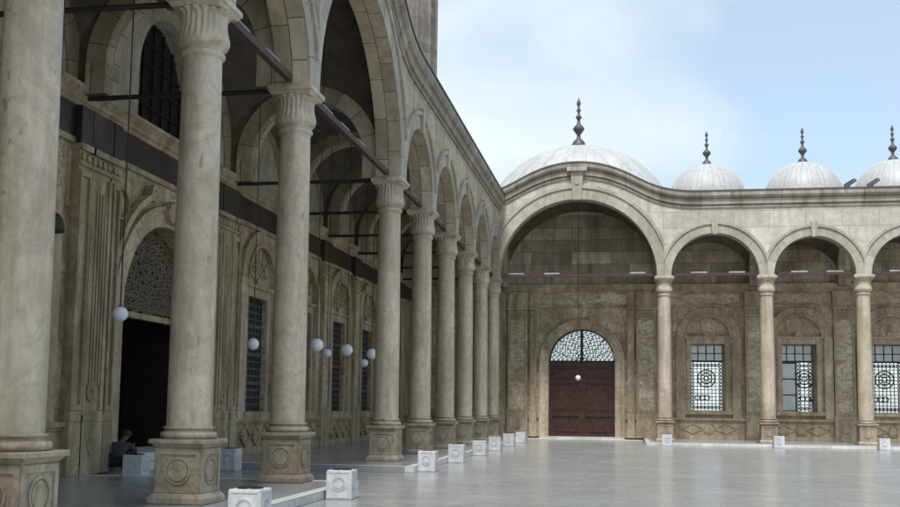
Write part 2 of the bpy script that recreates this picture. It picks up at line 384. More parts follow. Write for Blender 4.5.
arcade('arcade', 'long receding stone arcade wall along the left side of the court, in shade', (XL, 0, 0), ROT, [1.2] + LEFT, -2, YF - HW - .004, BIGL, M['facade_side'], -2, YF - HW + .1)
arcade('arcade', 'pale frontal stone arcade wall facing the viewer below the row of domes', (0, YF, 0), 0, FAR + [18.7], XL - HW, 18.5, BIGF, M['facade'], XL + HW - .1, 18.5, zoff=.006)

# ------------------------------------------------------------------ columns
def make_column(label):
    t = thing('column', label, 'column', (0, 0, 0), 0, 'marble columns of the arcades')
    p = MB(); h = .335
    p.box(-.42, .42, -.42, .42, 0, .07); p.frustum(0, 0, .42, .36, .0705, .15)
    p.box(-h, h, -h, h, .15, .80)
    p.frustum(0, 0, h + .003, .40, .775, .84); p.box(-.425, .425, -.425, .425, .8405, .905); 
    ped = p.build('pedestal', M['pedestal'], t, bevel=.012)
    for k in range(4):
        q = MB(); y = -h - .022
        for a in ((-h + .002, -h + .07, .155, .77), (h - .07, h - .002, .155, .77)): q.box(a[0], a[1], y, -h + .001, a[2], a[3])
        q.box(-h + .071, h - .071, y, -h + .001, .155, .235); q.box(-h + .071, h - .071, y, -h + .001, .69, .77)
        q.disc(0, .462, .145, -h - .018, .02, 24); q.ring(0, .462, .165, .195, -h - .02, .022, 24)
        o = q.build('carved_panel', M['pedestal'], ped); o.rotation_euler = (0, 0, k * PI / 2)
    b = MB(); pr = [(.36, .905), (.40, .93), (.405, .965), (.39, 1.0), (.355, 1.005), (.335, 1.02), (.335, 1.04), (.362, 1.05), (.362, 1.075)]
    pr += [(.32, 1.085)]
    b.lathe(pr, 40); b.build('base_ring', M['pedestal'], t)
    s = MB(); pr = []
    for k in range(15):
        z = k / 14; pr.append((.325 - .04 * z ** 1.6, 1.06 + z * 5.50))
    s.lathe(pr, 40); s.build('shaft', M['column'], t)
    c = MB()
    pr = [(.285, 6.52), (.305, 6.54), (.33, 6.565), (.33, 6.605), (.305, 6.625), (.298, 6.65), (.31, 6.675), (.355, 6.70), (.385, 6.76), (.39, 6.82), (.378, 6.88), (.36, 6.95), (.348, 7.02), (.345, 7.10), (.355, 7.16), (.385, 7.2), (.42, 7.215), (.425, 7.24), (.36, 7.25)]
    def mod(k, a):
        if 9 <= k <= 14: return 1 - .09 * abs(math.cos(a * 12)) ** 3 * min(1, (k - 8) / 3)
        if k >= 15: return 1 - .10 * abs(math.cos(a * 9)) ** 2
        return 1
    c.lathe(pr, 128, mod=mod); c.build('capital', M['column'], t)
    a = MB(); a.frustum(0, 0, .37, .42, 7.242, 7.31); a.box(-.435, .435, -.435, .435, 7.3105, 7.40); a.box(-.40, .40, -.40, .40, 7.4005, ZS - .003)
    a.build('abacus', M['column'], t, bevel=.01)
    return t

LC = [(9.9, 'nearest column at left photo edge, its capital out of frame'),
      (14.32, 'second nearest column, leafy capital touching the top photo edge'),
      (18.72, 'third column on the left, near side of the tall arch'),
      (26.74, 'column on the far side of the tall left arch'),
      (31.2, 'left arcade column first after the tall arch pair'),
      (35.5, 'left arcade column second after the tall arch'),
      (39.75, 'left arcade column standing three before the corner one'),
      (44.05, 'left arcade column just before the corner column'),
      (YF, 'corner column where the two arcades meet, left of the red door')]
proto = None
for i, (y, lab) in enumerate(LC):
    if i == 0: proto = make_column('stone ' + lab); proto.location = (XL, y, 0)
    else: dup(proto, (XL, y, 0), 'stone ' + lab)
for x, lab in ((1.56, 'stone column of the facing arcade right of the red door'), (6.04, 'stone column of the facing arcade between the first and second lattice windows'), (10.15, 'rightmost stone column of the facing arcade, before the last window')):
    dup(proto, (x, YF, 0), lab)

# ------------------------------------------------------------------ tie beams with light tubes, iron bars
def tie_beam(a, b, loc, rz, label, tubes):
    t = thing('tie_beam', label, 'beam', loc, rz, 'red brown tie beams between the columns')
    m = MB(); m.box(a + .05, b - .05, -.06, .06, ZS + .02, ZS + .15); m.build('beam', M['redbeam'], t)
    for u in tubes:
        q = MB(); q.box(u - .36, u + .36, -.04, .04, ZS + .1505, ZS + .175); q.tube((u - .35, -.02, ZS + .19), (u + .35, -.02, ZS + .19), .018, 8); q.build('light_tube', M['tube'], t)
n_l = ['behind the nearest column', 'between the second and third nearest left columns', 'under the tall left arch', 'just past the tall left arch', 'in the second small bay past the tall left arch', 'in the third small bay past the tall left arch', 'in the fourth small bay past the tall left arch', 'ending at the corner column']
names = ['red brown beam with light tubes ' + s for s in n_l]
for (a, b), lab in zip(list(zip(LEFT, LEFT[1:]))[1:], names):
    w = b - a
    tie_beam(a + .42, b - .42, (XL, 0, 0), ROT, lab, [a + w * .25, a + w * .42, a + w * .6] if w > 6 else [a + w * .33, a + w * .67])
for (a, b), lab in zip(zip(FAR, FAR[1:]), ['red brown beam crossing the wide arch over the red door', 'red brown beam above the leftmost lattice window', 'red brown beam above the window with the open shutter', 'red brown beam at the right edge of the photo']):
    w = b - a
    tie_beam(a + .42, b - .42, (0, YF, 0), 0, lab, [a + w * .14, a + w * .35, a + w * .85] if w > 6 else [a + w * .35, a + w * .72])
def tie_bar(p, q, label):
    m = MB(); m.tube(p, q, .05, 8); o = m.build('tie_bar', M['iron']); o['label'] = label; o['category'] = 'bar'; o['kind'] = 'thing'; o['group'] = 'dark iron bars across the left portico'
tl = ['dark iron bar at upper left edge, behind the nearest column', 'dark iron bar from wall to column in front of the arched upper window', 'dark iron bar across the portico at the far side of the tall arch',
      'dark iron bar across the portico one bay past the tall arch', 'dark iron bar across the portico two bays past the tall arch', 'dark iron bar across the portico three bays past the tall arch', 'dark iron bar across the portico four bays past the tall arch', 'dark iron bar across the portico in the far corner']
for y, lab in zip(LEFT[2:], tl): tie_bar((XL - .36, y, ZS - .02), (XL - DEP + .02, y, ZS - .02), lab)

# ------------------------------------------------------------------ vaults
def ceiling(name, label, loc, rz, cols, mat_arch, skip_first=False):
    root = thing(name, label, 'ceiling', loc, rz)
    for a, b in zip(cols, cols[1:]):
        m = MB(); n = 28; uc, dc = (a + b) / 2, DEP / 2; hu, hd = (b - a) / 2, DEP / 2; R2 = hu * hu + hd * hd + .02
        P = [[(a + (b - a) * i / n, DEP * j / n) for i in range(n + 1)] for j in range(n + 1)]
        base = 0
        for row in P:
            for (u, d) in row: m.v.append((u, d, ZS + math.sqrt(max(0, R2 - (u - uc) ** 2 - (d - dc) ** 2))))
        for j in range(n):
            for i in range(n):
                q = j * (n + 1) + i; m.f.append((q, q + n + 1, q + n + 2, q + 1)); m.uv.append([(0, 0)] * 4); m.sm.append(True); m.mi.append(0)
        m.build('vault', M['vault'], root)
    for u in cols[(1 if skip_first else 0):]:
        m = MB(); hi = DEP - .02; lo = HW + .005; r = 1.55; c = 2.27; zc = ZS + .62
        m.wall(lo, hi, ZS, 10.6, -.25, .25, [arch_op(c, r, zc, 36, lo=ZS)], soffit_mi=1)
        o = m.build('transverse_arch', [M['vault'], M['inner_arch']], root); o.rotation_euler = (0, 0, PI / 2); o.location = (u, 0, 0)
        q = MB()
        for y in (-.285, .252):
            q.ring(c, zc, r + .003, r + .43, y, .033, 36, 0, PI)
            for sx in (-1, 1):
                x0, x1 = sorted((c + sx * (r + .003), c + sx * (r + .43))); q.box(x0, x1, y, y + .033, ZS, zc - .001)
            q.build('voussoir_band', M['inner_voussoir'], o)
            q = MB()
    m = MB()
    big = [(a, b) for a, b in zip(cols, cols[1:]) if b - a > 6][0]
    for a, b in ((cols[0], big[0]), (big[1], cols[-1])):
        if b - a > .1: m.box(a, b, -HW + .9, DEP + .3, 11.02, 11.2)
    m.build('roof', M['coping'], root)
    return root
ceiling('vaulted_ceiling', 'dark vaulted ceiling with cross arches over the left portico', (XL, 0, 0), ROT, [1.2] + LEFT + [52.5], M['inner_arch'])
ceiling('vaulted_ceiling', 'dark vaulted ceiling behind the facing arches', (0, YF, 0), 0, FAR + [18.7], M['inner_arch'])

# ------------------------------------------------------------------ portico walls
def lattice_rect(m, a, b, z0, z1, y, t=.03):
    w = b - a; h = z1 - z0; nx = max(4, round(w / .178)); nz = max(6, int(h / .17))
    for k in range(nx + 1): m.bar((a + w * k / nx, z0), (a + w * k / nx, z1), .035, t, y)
    for k in range(nz + 1): m.bar((a, z0 + h * k / nz), (b, z0 + h * k / nz), .032, t, y + .002)
    cx, cz = (a + b) / 2, z0 + h * .66
    m.ring(cx, cz, .40, .46, y - .012, t, 24); m.ring(cx, cz, .24, .29, y - .012, t, 20); m.ring(cx, cz, .09, .14, y - .012, t, 14)
    for k in range(8):
        th = PI * k / 4; m.bar((cx + .12 * math.cos(th), cz + .12 * math.sin(th)), (cx + .44 * math.cos(th), cz + .44 * math.sin(th)), .035, t, y - .008)
    for j in range(nz):
        for k in (0, nx - 1):
            m.ring(a + w * (k + .5) / nx, z0 + h * (j + .5) / nz, .04, .075, y - .01, t, 10)
    for k in range(1, nx - 1):
        m.ring(a + w * (k + .5) / nx, z0 + h * .07, .05, .085, y - .01, t, 10); m.ring(a + w * (k + .5) / nx, z1 - h * .07, .05, .085, y - .01, t, 10)
    for k in range(3):
        x0 = a + w * (1 + k * 4 / 3.) / nx; m.ring(x0 + w * .11, z0 + h * .27, .10, .15, y - .01, t, 12)

def fan_lattice(m, uc, zs, R, y, t=.03, dense=False):
    m.ring(uc, zs, R - .05, R, y, t, 40, 0, PI); m.bar((uc - R, zs + .03), (uc + R, zs + .03), .07, t, y)
    rows = 8 if dense else 7
    for j in range(rows):
        r = R * (j + .75) / (rows + .35); n = max(3, int(PI * r / (R / rows) * 1.02)); s = R / rows * .5
        for k in range(n):
            th = PI * (k + .5) / n; cx, cz = uc + r * math.cos(th), zs + r * math.sin(th)
            if cz - zs < .03: continue
            m.ring(cx, cz, s * .68, s * 1.02, y + .003 * (k % 2), t, 12)
            m.ring(cx + s * .2, cz - s * .1, s * .12, s * .38, y + .006, t, 8)
            if dense:
                m.bar((cx - s, cz - s * .4), (cx + s * .9, cz + s * .7), .035, t, y + .008)
    for k in range(1, 12 if dense else 8):
        th = PI * k / (12 if dense else 8); m.bar((uc + R * .12 * math.cos(th), zs + .1 * math.sin(th)), (uc + R * .98 * math.cos(th), zs + R * .98 * math.sin(th)), .03, t, y + .01)

def portico_wall(label, loc, rz, u0, u1, bays, thick, grille_d, wallmat, upper, frieze, far, blank_pil=()):
    root = thing('portico_wall', label, 'wall', loc, rz)
    D = DEP; ops = []
    wz0, wz1 = (1.38, 4.65) if far else (1.2, 4.5)
    dr = 1.64 if far else 2.05; dzs = 3.74 if far else 3.45
    dado_skip = []
    for a, b, kind in bays:
        uc = (a + b) / 2
        if kind == 'win': ops.append(rect_op(uc - .8, uc + .8, wz0, wz1))
        if kind == 'door':
            ops.append(arch_op(uc, dr, dzs, 40, lo=COURT - .2)); dado_skip.append((uc - dr - .5, uc + dr + .5))
            if not far: ops.append(arch_op(uc, 1.6, 8.85, 24, lo=7.75))
    lowops = [o for o in ops if o[2]((o[0] + o[1]) / 2) < 7]; hiops = [o for o in ops if o not in lowops]
    w = MB(); w.wall(u0, u1, COURT - .2, 7.0, D, D + thick, lowops); w.build('lower_wall', wallmat, root)
    w = MB(); w.wall(u0, u1, 7.0, 11.5, D + .004, D + thick, hiops); w.build('upper_wall', upper, root)
    # entablature
    f = MB(); f.box(u0, u1, D - .05, D + .02, 6.58, 7.22); fz_ = f.build('frieze', frieze, root)
    if far:
        for a_, b_, kind in bays:
            uc = (a_ + b_) / 2; L = (b_ - a_) / 2 - .75
            for u_, hw in (((uc, L),) if kind == 'win' else ((uc - 1.25, 1.05), (uc + 1.25, 1.05))):
                pn = MB(); pn.box(u_ - hw, u_ + hw, D - .075, D - .049, 6.68, 7.12); pn.build('frieze_panel', M['panel'], fz_)
    c = MB(); c.sweep([(D + .01, 7.22), (D - .10, 7.222), (D - .10, 7.30), (D - .16, 7.34), (D - .16, 7.42), (D - .26, 7.50), (D - .30, 7.53), (D - .30, 7.60), (D + .01, 7.66)], [u0 + (u1 - u0) * k / 40 for k in range(41)], lambda u: 0)
    c.build('wall_cornice', M['wall_trim'], root)
    a = MB(); a.box(u0, u1, D - .08, D + .02, 6.46, 6.578); a.build('architrave', M['wall_trim'], root)
    # dado between doors
    segs = []; cur = u0
    for a_, b_ in sorted(dado_skip): segs.append((cur, a_)); cur = b_
    segs.append((cur, u1))
    d = MB()
    for a_, b_ in segs:
        d.box(a_, b_, D - .14, D + .02, 0.0, .20); d.box(a_, b_, D - .06, D + .02, .2, .86)
        d.box(a_, b_, D - .11, D + .02, .86, .93); d.box(a_, b_, D - .17, D + .02, .93, 1.03)
    for a_, b_, kind in bays:
        if kind != 'win': continue
        uc = (a_ + b_) / 2; y = D - .10; z = .53; t = .045
        def dia(cx, hw, hh, m=d):
            for p, q in (((cx - hw, z), (cx, z + hh)), ((cx, z + hh), (cx + hw, z)), ((cx + hw, z), (cx, z - hh)), ((cx, z - hh), (cx - hw, z))): m.bar(p, q, .06 if far else .1, t + (0 if far else .03), y - (0 if far else .03))
        if far:
            for s in (-1, 1): dia(uc + s * .78, .52, .24)
            d.disc(uc, z, .2, y, t, 18); d.ring(uc, z, .23, .28, y - .01, t, 18)
        else:
            for s in (-.85, 0, .85): dia(uc + s, .38, .27)
            for s in (-.85, 0, .85): d.disc(uc + s, z, .15, y - .012, t, 16)
    d.build('dado', M['wall_trim'], root)
    # pilasters
    def pilaster(uc, w, fluted=False, zt=6.455):
        m = MB(); y = D - .17; m.box(uc - w / 2, uc + w / 2, y, D + .01, 1.032, zt)
        fr = .06 if w < .5 else .11
        m.box(uc - w / 2, uc - w / 2 + fr, y - .06, y + .001, 1.25, zt - .52); m.box(uc + w / 2 - fr, uc + w / 2, y - .06, y + .001, 1.25, zt - .52)
        if not fluted:
            m.box(uc - w / 2 + fr + .001, uc + w / 2 - fr - .001, y - .058, y + .001, 1.25, 1.36); m.box(uc - w / 2 + fr + .001, uc + w / 2 - fr - .001, y - .058, y + .001, zt - .63, zt - .52)
        else:
            n = 5; ww = (w - 2 * fr) / n
            for k in range(n): m.box(uc - w / 2 + fr + ww * (k + .22), uc - w / 2 + fr + ww * (k + .78), y - .04, y + .001, 1.75, zt - .85)
            m.ring(uc, 1.62, .05, .2, y - .035, .036, 14)
        p = m.build('pilaster', M['wall_trim'], root)
        if not fluted and w > .5:
            pn = MB(); pn.box(uc - w / 2 + fr + .002, uc + w / 2 - fr - .002, y - .012, y + .001, 1.362, zt - .632); pn.build('panel', M['panel'], p)
        b = MB(); b.box(uc - w / 2 - .04, uc + w / 2 + .04, y - .07, D + .01, 1.035, 1.16); b.box(uc - w / 2 - .02, uc + w / 2 + .02, y - .05, D + .01, 1.1605, 1.235)
        b.box(uc - w / 2 - .03, uc + w / 2 + .03, y - .06, D + .005, 0.0, 1.03)
        if w > .5: b.disc(uc, .55, .17, y - .09, .05, 18)
        b.build('pilaster_base', M['wall_trim'], p)
        c2 = MB(); c2.box(uc - w / 2 - .02, uc + w / 2 + .02, y - .05, D + .008, zt - .42, zt - .36); c2.box(uc - w / 2 - .05, uc + w / 2 + .05, y - .09, D + .008, zt - .12, zt + .0)
        n = max(2, int(w / .18))
        for k in range(n): c2.disc(uc - w / 2 + w * (k + .5) / n, zt - .24, .075, y - .045, .05, 10)
        c2.build('pilaster_capital', M['wall_trim'], p)
        # dark frieze block breaking forward over the pilaster
        e = MB(); e.box(uc - w / 2 - .02, uc + w / 2 + .02, y - .03, D - .045, 6.46, 7.218);         e.build('frieze_block', frieze if not far else M['wall_trim'], p)
    for a_, b_, kind in bays:
        uc = (a_ + b_) / 2
        if kind == 'door':
            for s in (-1, 1): pilaster(uc + s * (3.2 if far else 3.42), .98 if far else .8, not far); pilaster(uc + s * (2.42 if far else 2.78), .3)
            for s in (-1, 1): pilaster(uc + s * 4.05, .42)
    for u in blank_pil: pilaster(u, .95)
    # doors and windows
    for a_, b_, kind in bays:
        uc = (a_ + b_) / 2
        # blind wall arch in the lunette
        if not far:
            m = MB(); r = (b_ - a_) / 2 - .5; rr = r if r < 3 else 3.5
            m.ring(uc, 7.66, rr - .1, rr + .42, D - .05, .06, 40, 0, PI); m.v = [(p[0], p[1], 7.66 + (p[2] - 7.66) * (.9 if r > 3 else 1.15)) for p in m.v]; m.build('wall_arch', M['inner_voussoir'], root)
        if kind == 'win':
            m = MB(); y = D - .07
            for s in (-1, 1):
                x0, x1 = sorted((uc + s * 1.14, uc + s * 1.55)); m.box(x0, x1, y - .06, D + .01, 1.032, 4.95)
            m.ring(uc, 4.9505, 1.14, 1.5, y - .06, .14, 32, 0, PI)
            m.ring(uc, 4.9505, 1.03, 1.137, y - .11, .18, 32, 0, PI)
            fz = wz1 + .26
            for s in (-1, 1):
                x0, x1 = sorted((uc + s * .802, uc + s * 1.02)); m.box(x0, x1, y + .02, D + .01, wz0, fz)
            m.box(uc - .8, uc + .8, y + .02, D + .01, wz1 + .002, fz); m.box(uc - 1.1, uc + 1.1, y - .05, D + .01, fz + .002, fz + .1)
            m.ring(uc, fz + .102, .03, .22, y, .08, 14, 0, PI)
            if not far:
                m.ring(uc, 5.0, .55, .62, y + .02, .06, 20, .2, PI - .2)
                for k in range(7):
                    th = PI * (k + .5) / 7; m.bar((uc + .25 * math.cos(th), 5.0 + .25 * math.sin(th)), (uc + .98 * math.cos(th), 5.0 + .98 * math.sin(th)), .06, .05, y + .02)
            win = m.build('window', M['trim_pale'], root)
            sl = MB(); sl.box(uc - 1.12, uc + 1.12, y - .09, D + .01, wz0 - .17, wz0 - .002); sl.build('sill', M['wall_trim'], win)
            gy = D + grille_d; g = MB()
            if far:
                top = wz1 - .82
                if abs(uc - (FAR[2] + FAR[3]) / 2) < .2: lattice_rect(g, uc + .05, uc + .8, wz0, top, gy)
                else: lattice_rect(g, uc - .8, uc + .8, wz0, top, gy)
                g.bar((uc - .8, top + .03), (uc + .8, top + .03), .09, .05, gy - .01)
                g.build('grille', M['lattice'], win)
                p = MB(); p.box(uc - .8, uc + .8, gy + .05, gy + .062, top + .05, wz1)
                for k in range(5): p.bar((uc - .8 + 1.6 * k / 4, top), (uc - .8 + 1.6 * k / 4, wz1), .05, .03, gy - .005, ) 
                p.bar((uc - .8, top + .42), (uc + .8, top + .42), .04, .03, gy - .008)
                p.mi = [0] * 6 + [1] * (len(p.f) - 6)
                p.build('pane', [M['glass'], M['lattice']], win)
                if abs(uc - (FAR[2] + FAR[3]) / 2) < .2:
                    q = MB(); q.box(uc - .78, uc + .04, gy - .02, gy - .006, wz0 + .02, top)
                    nb = len(q.f)
                    for k in range(2): q.bar((uc - .76 + .78 * k, wz0), (uc - .76 + .78 * k, top), .07, .04, gy - .04)
                    for k in range(4): q.bar((uc - .8, wz0 + .04 + (top - wz0 - .08) * k / 3), (uc + .06, wz0 + .04 + (top - wz0 - .08) * k / 3), .06, .04, gy - .043)
                    q.mi = [0] * nb + [1] * (len(q.f) - nb)
                    o = q.build('shutter', [M['glass'], M['lattice']], win); o['label'] = 'glazed shutter leaf closed over the left half'
            else:
                for k in range(7): g.bar((uc - .8 + 1.6 * k / 6, wz0), (uc - .8 + 1.6 * k / 6, wz1), .05, .03, gy)
                for k in range(17): g.bar((uc - .8, wz0 + (wz1 - wz0) * k / 16), (uc + .8, wz0 + (wz1 - wz0) * k / 16), .05, .03, gy + .003)
                for k in range(1, 4): g.bar((uc - .8, wz0 + (wz1 - wz0) * k / 4), (uc + .8, wz0 + (wz1 - wz0) * k / 4), .11, .05, gy - .02)
                g.build('grille', M['bronze'], win)
                p = MB(); p.box(uc - .8, uc + .8, gy + .06, gy + .075, wz0, wz1); p.build('pane', M['darkglass'], win)
        if kind == 'door':
            m = MB(); y = D - .09
            for s in (-1, 1):
                x0, x1 = sorted((uc + s * (dr + .004), uc + s * (dr + .38))); m.box(x0, x1, y, D + .01, COURT, dzs)
                x0, x1 = sorted((uc + s * (dr + .382), uc + s * (dr + .47))); m.box(x0, x1, y - .05, D + .01, COURT, dzs)
            m.ring(uc, dzs + .0005, dr + .004, dr + .38, y, .1, 40, 0, PI); m.ring(uc, dzs + .0005, dr + .382, dr + .47, y - .05, .15, 40, 0, PI)
            if not far:   # scrolled crest over the hall door
                for s in (-1, 1):
                    a0, a1 = (.30, 1.22) if s > 0 else (PI - 1.22, PI - .30)
                    m.ring(uc, dzs + .02, dr + .66, dr + .80, y - .12, .2, 22, a0, a1)
                    m.ring(uc + s * .98, dzs + dr + .62, .09, .2, y - .13, .2, 16); m.disc(uc + s * .98, dzs + dr + .62, .06, y - .13, .2, 12)
                    m.ring(uc + s * 2.3, dzs + dr + .15, .30, .36, y, .09, 24); m.disc(uc + s * 2.3, dzs + dr + .15, .1, y, .09, 14)
                for k in range(5):
                    th = PI / 2 + (k - 2) * .42; L_ = .62 - .08 * abs(k - 2)
                    cx, cz = uc + .05 * math.cos(th), dzs + dr + .1 + .05 * math.sin(th)
                    m.bar((cx, cz), (cx + L_ * .6 * math.cos(th), cz + L_ * .6 * math.sin(th)), .17, .2, y - .13 - .004 * k); m.disc(cx + L_ * .62 * math.cos(th), cz + L_ * .62 * math.sin(th), .1, y - .15 - .004 * k, .2, 12)
            dm = m.build('door', M['trim_pale'], root)
            gy = D + (.30 if far else .35)
            g = MB(); fan_lattice(g, uc, dzs, dr - .005, gy, .04, dense=not far); g.build('fanlight', M['lattice'] if far else M['stonelattice'], dm)
            z0 = .02 if far else .34
            tr = MB(); tr.box(uc - dr, uc + dr, gy - .06, gy + .1, dzs - .13, dzs); tr.build('transom', M['door'] if far else M['wall_trim'], dm)
            if far:
                for s in (-1, 1):
                    l = MB(); x0, x1 = sorted((uc + s * .008, uc + s * (dr - .004))); l.box(x0, x1, gy, gy + .08, z0, dzs - .132)
                    H = dzs - .132 - z0; fr = .16
                    zz = [z0, z0 + H * .30, z0 + H * .76, z0 + H]
                    l.box(x0, x0 + fr, gy - .06, gy + .001, z0, zz[3]); l.box(x1 - fr, x1, gy - .06, gy + .001, z0, zz[3])
                    for k in range(4):
                        za = zz[k] - (.08 if 0 < k < 3 else 0) - (fr if k == 3 else 0); zb = za + (.16 if 0 < k < 3 else fr)
                        l.box(x0 + fr + .001, x1 - fr - .001, gy - .058, gy + .001, za, zb)
                    for k in range(3):
                        za, zb = zz[k] + .22, zz[k + 1] - .22; l.box(x0 + fr + .1, x1 - fr - .1, gy - .03, gy + .001, za + .02, zb - .02)
                    lf = l.build('leaf', M['door'], dm)
                    h = MB(); h.tube((uc + s * .1, gy - .09, 1.25), (uc + s * .1, gy - .09, 1.55), .018, 8); h.build('handle', M['bronze'], lf) if False else h.build('handle', M['bronze'], dm)
                ag = MB(); ag.box(uc - .035, uc + .035, gy - .05, gy + .02, z0, dzs - .134); ag.build('meeting_stile', M['door'], dm)
                mu = MB(); mu.box(uc - .07, uc + .07, gy - .05, gy + .06, dzs + .002, dzs + dr - .02); mu.build('mullion', M['lattice'], dm)
            else:
                for s in (-1, 1):   # leaves folded back into the dark hall
                    l = MB(); x0 = uc + s * (dr - .02); l.box(min(x0, x0 - s * .08), max(x0, x0 - s * .08), gy + .12, gy + 1.75, z0, dzs - .14)
                    for k in range(3):
                        za = z0 + .2 + k * 1.0; xx = x0 - s * .08; l.box(min(xx, xx - s * .02), max(xx, xx - s * .02), gy + .3, gy + 1.55, za, za + .8)
                    l.build('leaf', M['darkwood'], dm)
            st = MB()
            if far:
                st.box(uc - 5.2, uc + 3.0, D - .55, D - .145, COURT + .001, COURT + .07)
                st.box(uc - dr - .45, uc + dr + .45, D - .142, D + .9, COURT + .002, .02)
            else:
                for k in range(3): st.box(uc - dr - .3 + .02 * k, uc + dr + .3 - .02 * k, D - 1.1 + k * .36, D - .74 + k * .36 if k < 2 else D + 1.2, COURT + .001, COURT + .16 * (k + 1))
            st.build('doorstep', M['kerb'], dm, bevel=.012)
    return root

lb = []
cl = [1.2] + LEFT
for a, b in zip(cl, cl[1:]): lb.append((a, b, 'door' if b - a > 6 else 'win'))
portico_wall('tall alabaster wall behind the left columns with dark windows and an open black doorway', (XL, 0, 0), ROT, -2, 52.49, lb, .9, .12, M['wall'], M['lunette'], M['frieze_dark'], False, blank_pil=[9.9, 14.32, 31.2, 35.5, 39.75, 44.05, 48.06])
fb = [(FAR[0], FAR[1], 'door')] + [(a, b, 'win') for a, b in zip(FAR[1:], FAR[2:])]
portico_wall('brown veined alabaster back wall with the red double door and white lattice windows', (0, YF, 0), 0, -10.748, 18, fb, 1.5, 1.35, M['wall'], M['patchwork'], M['wall'], True, blank_pil=[6.04, 10.15, 14.4])

# dark prayer hall behind the left wall (closed shell)
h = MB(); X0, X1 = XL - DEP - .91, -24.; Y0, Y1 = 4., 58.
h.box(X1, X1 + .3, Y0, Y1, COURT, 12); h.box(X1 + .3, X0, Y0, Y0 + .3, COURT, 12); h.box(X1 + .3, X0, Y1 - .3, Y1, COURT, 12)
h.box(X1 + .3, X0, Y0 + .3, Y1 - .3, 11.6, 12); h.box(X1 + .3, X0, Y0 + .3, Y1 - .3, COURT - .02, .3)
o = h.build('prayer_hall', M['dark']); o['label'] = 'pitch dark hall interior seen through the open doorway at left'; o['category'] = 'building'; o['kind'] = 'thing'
# glass of the upper arched window
w = MB(); uc = BIGL
w.box(uc - 1.6, uc + 1.6, DEP + .5, DEP + .52, 7.75, 10.6)
for k in range(7): w.bar((uc - 1.55 + 3.1 * k / 6, 7.75), (uc - 1.55 + 3.1 * k / 6, 10.55), .05, .03, DEP + .45)
for k in range(6): w.bar((uc - 1.6, 7.9 + .5 * k), (uc + 1.6, 7.9 + .5 * k), .05, .03, DEP + .453)
wl = [q for q in bpy.data.objects if q.name.startswith('portico_wall')][0]
w.build('upper_window', M['darkglass'], wl)

# ------------------------------------------------------------------ domes and finials
def dome(label, loc, R, zc, z0, fin, sy=1., dh=.35):
    t = thing('dome', label, 'dome', loc, 0, 'white domes over the facing portico')
    pr = []; a0 = math.asin(max(-1, min(1, (z0 - zc) / R)))
    for k in range(19):
        a = a0 + (PI / 2 - a0) * k / 18; pr.append((max(.001, R * math.cos(a)), zc + R * math.sin(a)))
    m = MB(); m.lathe(pr, 64)
    ns = 20
    for j in range(ns):   # raised lead seams
        th = 2 * PI * j / ns + .1
        for (r0, za), (r1, zb) in zip(pr[:-2], pr[1:-1]):
            w = .03 if R < 3 else .04; h = .03
            d = Vector((math.cos(th), math.sin(th), 0)); s = Vector((-math.sin(th), math.cos(th), 0)) * w
            A = d * (r0 + h) + Vector((0, 0, za)); B = d * (r1 + h) + Vector((0, 0, zb)); A0 = d * (r0 - .01) + Vector((0, 0, za - .01)); B0 = d * (r1 - .01) + Vector((0, 0, zb - .01))
            m.face([A - s * .5, A + s * .5, B + s * .5, B - s * .5]); m.face([A + s * .5, A0 + s, B0 + s, B + s * .5]); m.face([A0 - s, A - s * .5, B - s * .5, B0 - s])
    sh = m.build('shell', M['dome'], t); sh.scale = (1, sy, 1)
    b = MB(); rb = R * math.cos(a0); b.lathe([(rb + .16, z0 - dh), (rb + .16, z0 - .06), (rb + .06, z0 + .02), (rb - .05, z0 + .02)], 64); dr_ = b.build('drum', M['dome'], t); dr_.scale = (1, sy, 1)
    zt = zc + R - .04; H = fin
    f = MB(); pf = [(.16, 0), (.155, .04), (.12, .10), (.055, .15), (.04, .2), (.045, .24), (.1, .30), (.135, .35), (.1, .40), (.045, .45), (.032, .52), (.04, .55), (.075, .59), (.035, .63), (.024, .69), (.055, .73), (.03, .77), (.02, .81), (.05, .86), (.042, .90), (.012, .97), (.001, 1.0)]
    k = H / 1.65; f.lathe([(r * k * 1.45, zt + z * H) for r, z in pf], 20); f.build('finial', M['bronze'], t)
    return t
dome('largest white dome rising behind the curved gable over the red door', (BIGF - .05, 50.3, 0), 4.82, 9.40, 11.85, 2.45, .49, .3)
dome('small white dome directly right of the big dome', (3.68, 50.3, 0), 1.80, 11.30, 11.1, 1.70)
dome('middle small white dome, second right of the big one', (8.08, 50.3, 0), 1.80, 11.28, 11.1, 1.75)
dome('white dome cut by the right edge of the photo behind two floodlights', (12.1, 50.3, 0), 1.80, 11.28, 11.1, 1.75)

# floodlights on the cornice
def flood(x, label):
    t = thing('floodlight', label, 'floodlight', (x, YF - .2, 11.3), 0, 'floodlights on the cornice')
    m = MB(); m.box(-.05, .05, -.05, .05, 0, .14); m.box(-.18, .18, -.06, .06, -.02, .03); m.build('bracket', M['floodbody'], t)
    b = MB(); a = Vector((-.16, .06)); c = Vector((.30, .36)); b.bar(a, c, .12, .3, -.15)
    b.bar(a + Vector((-.03, .10)), c + Vector((-.08, .06)), .035, .34, -.17); b.build('housing', M['floodbody'], t, bevel=.01)
flood(9.62, 'left one of two tilted grey floodlights on the roof edge')
flood(10.6, 'right one of two tilted grey floodlights on the roof edge')

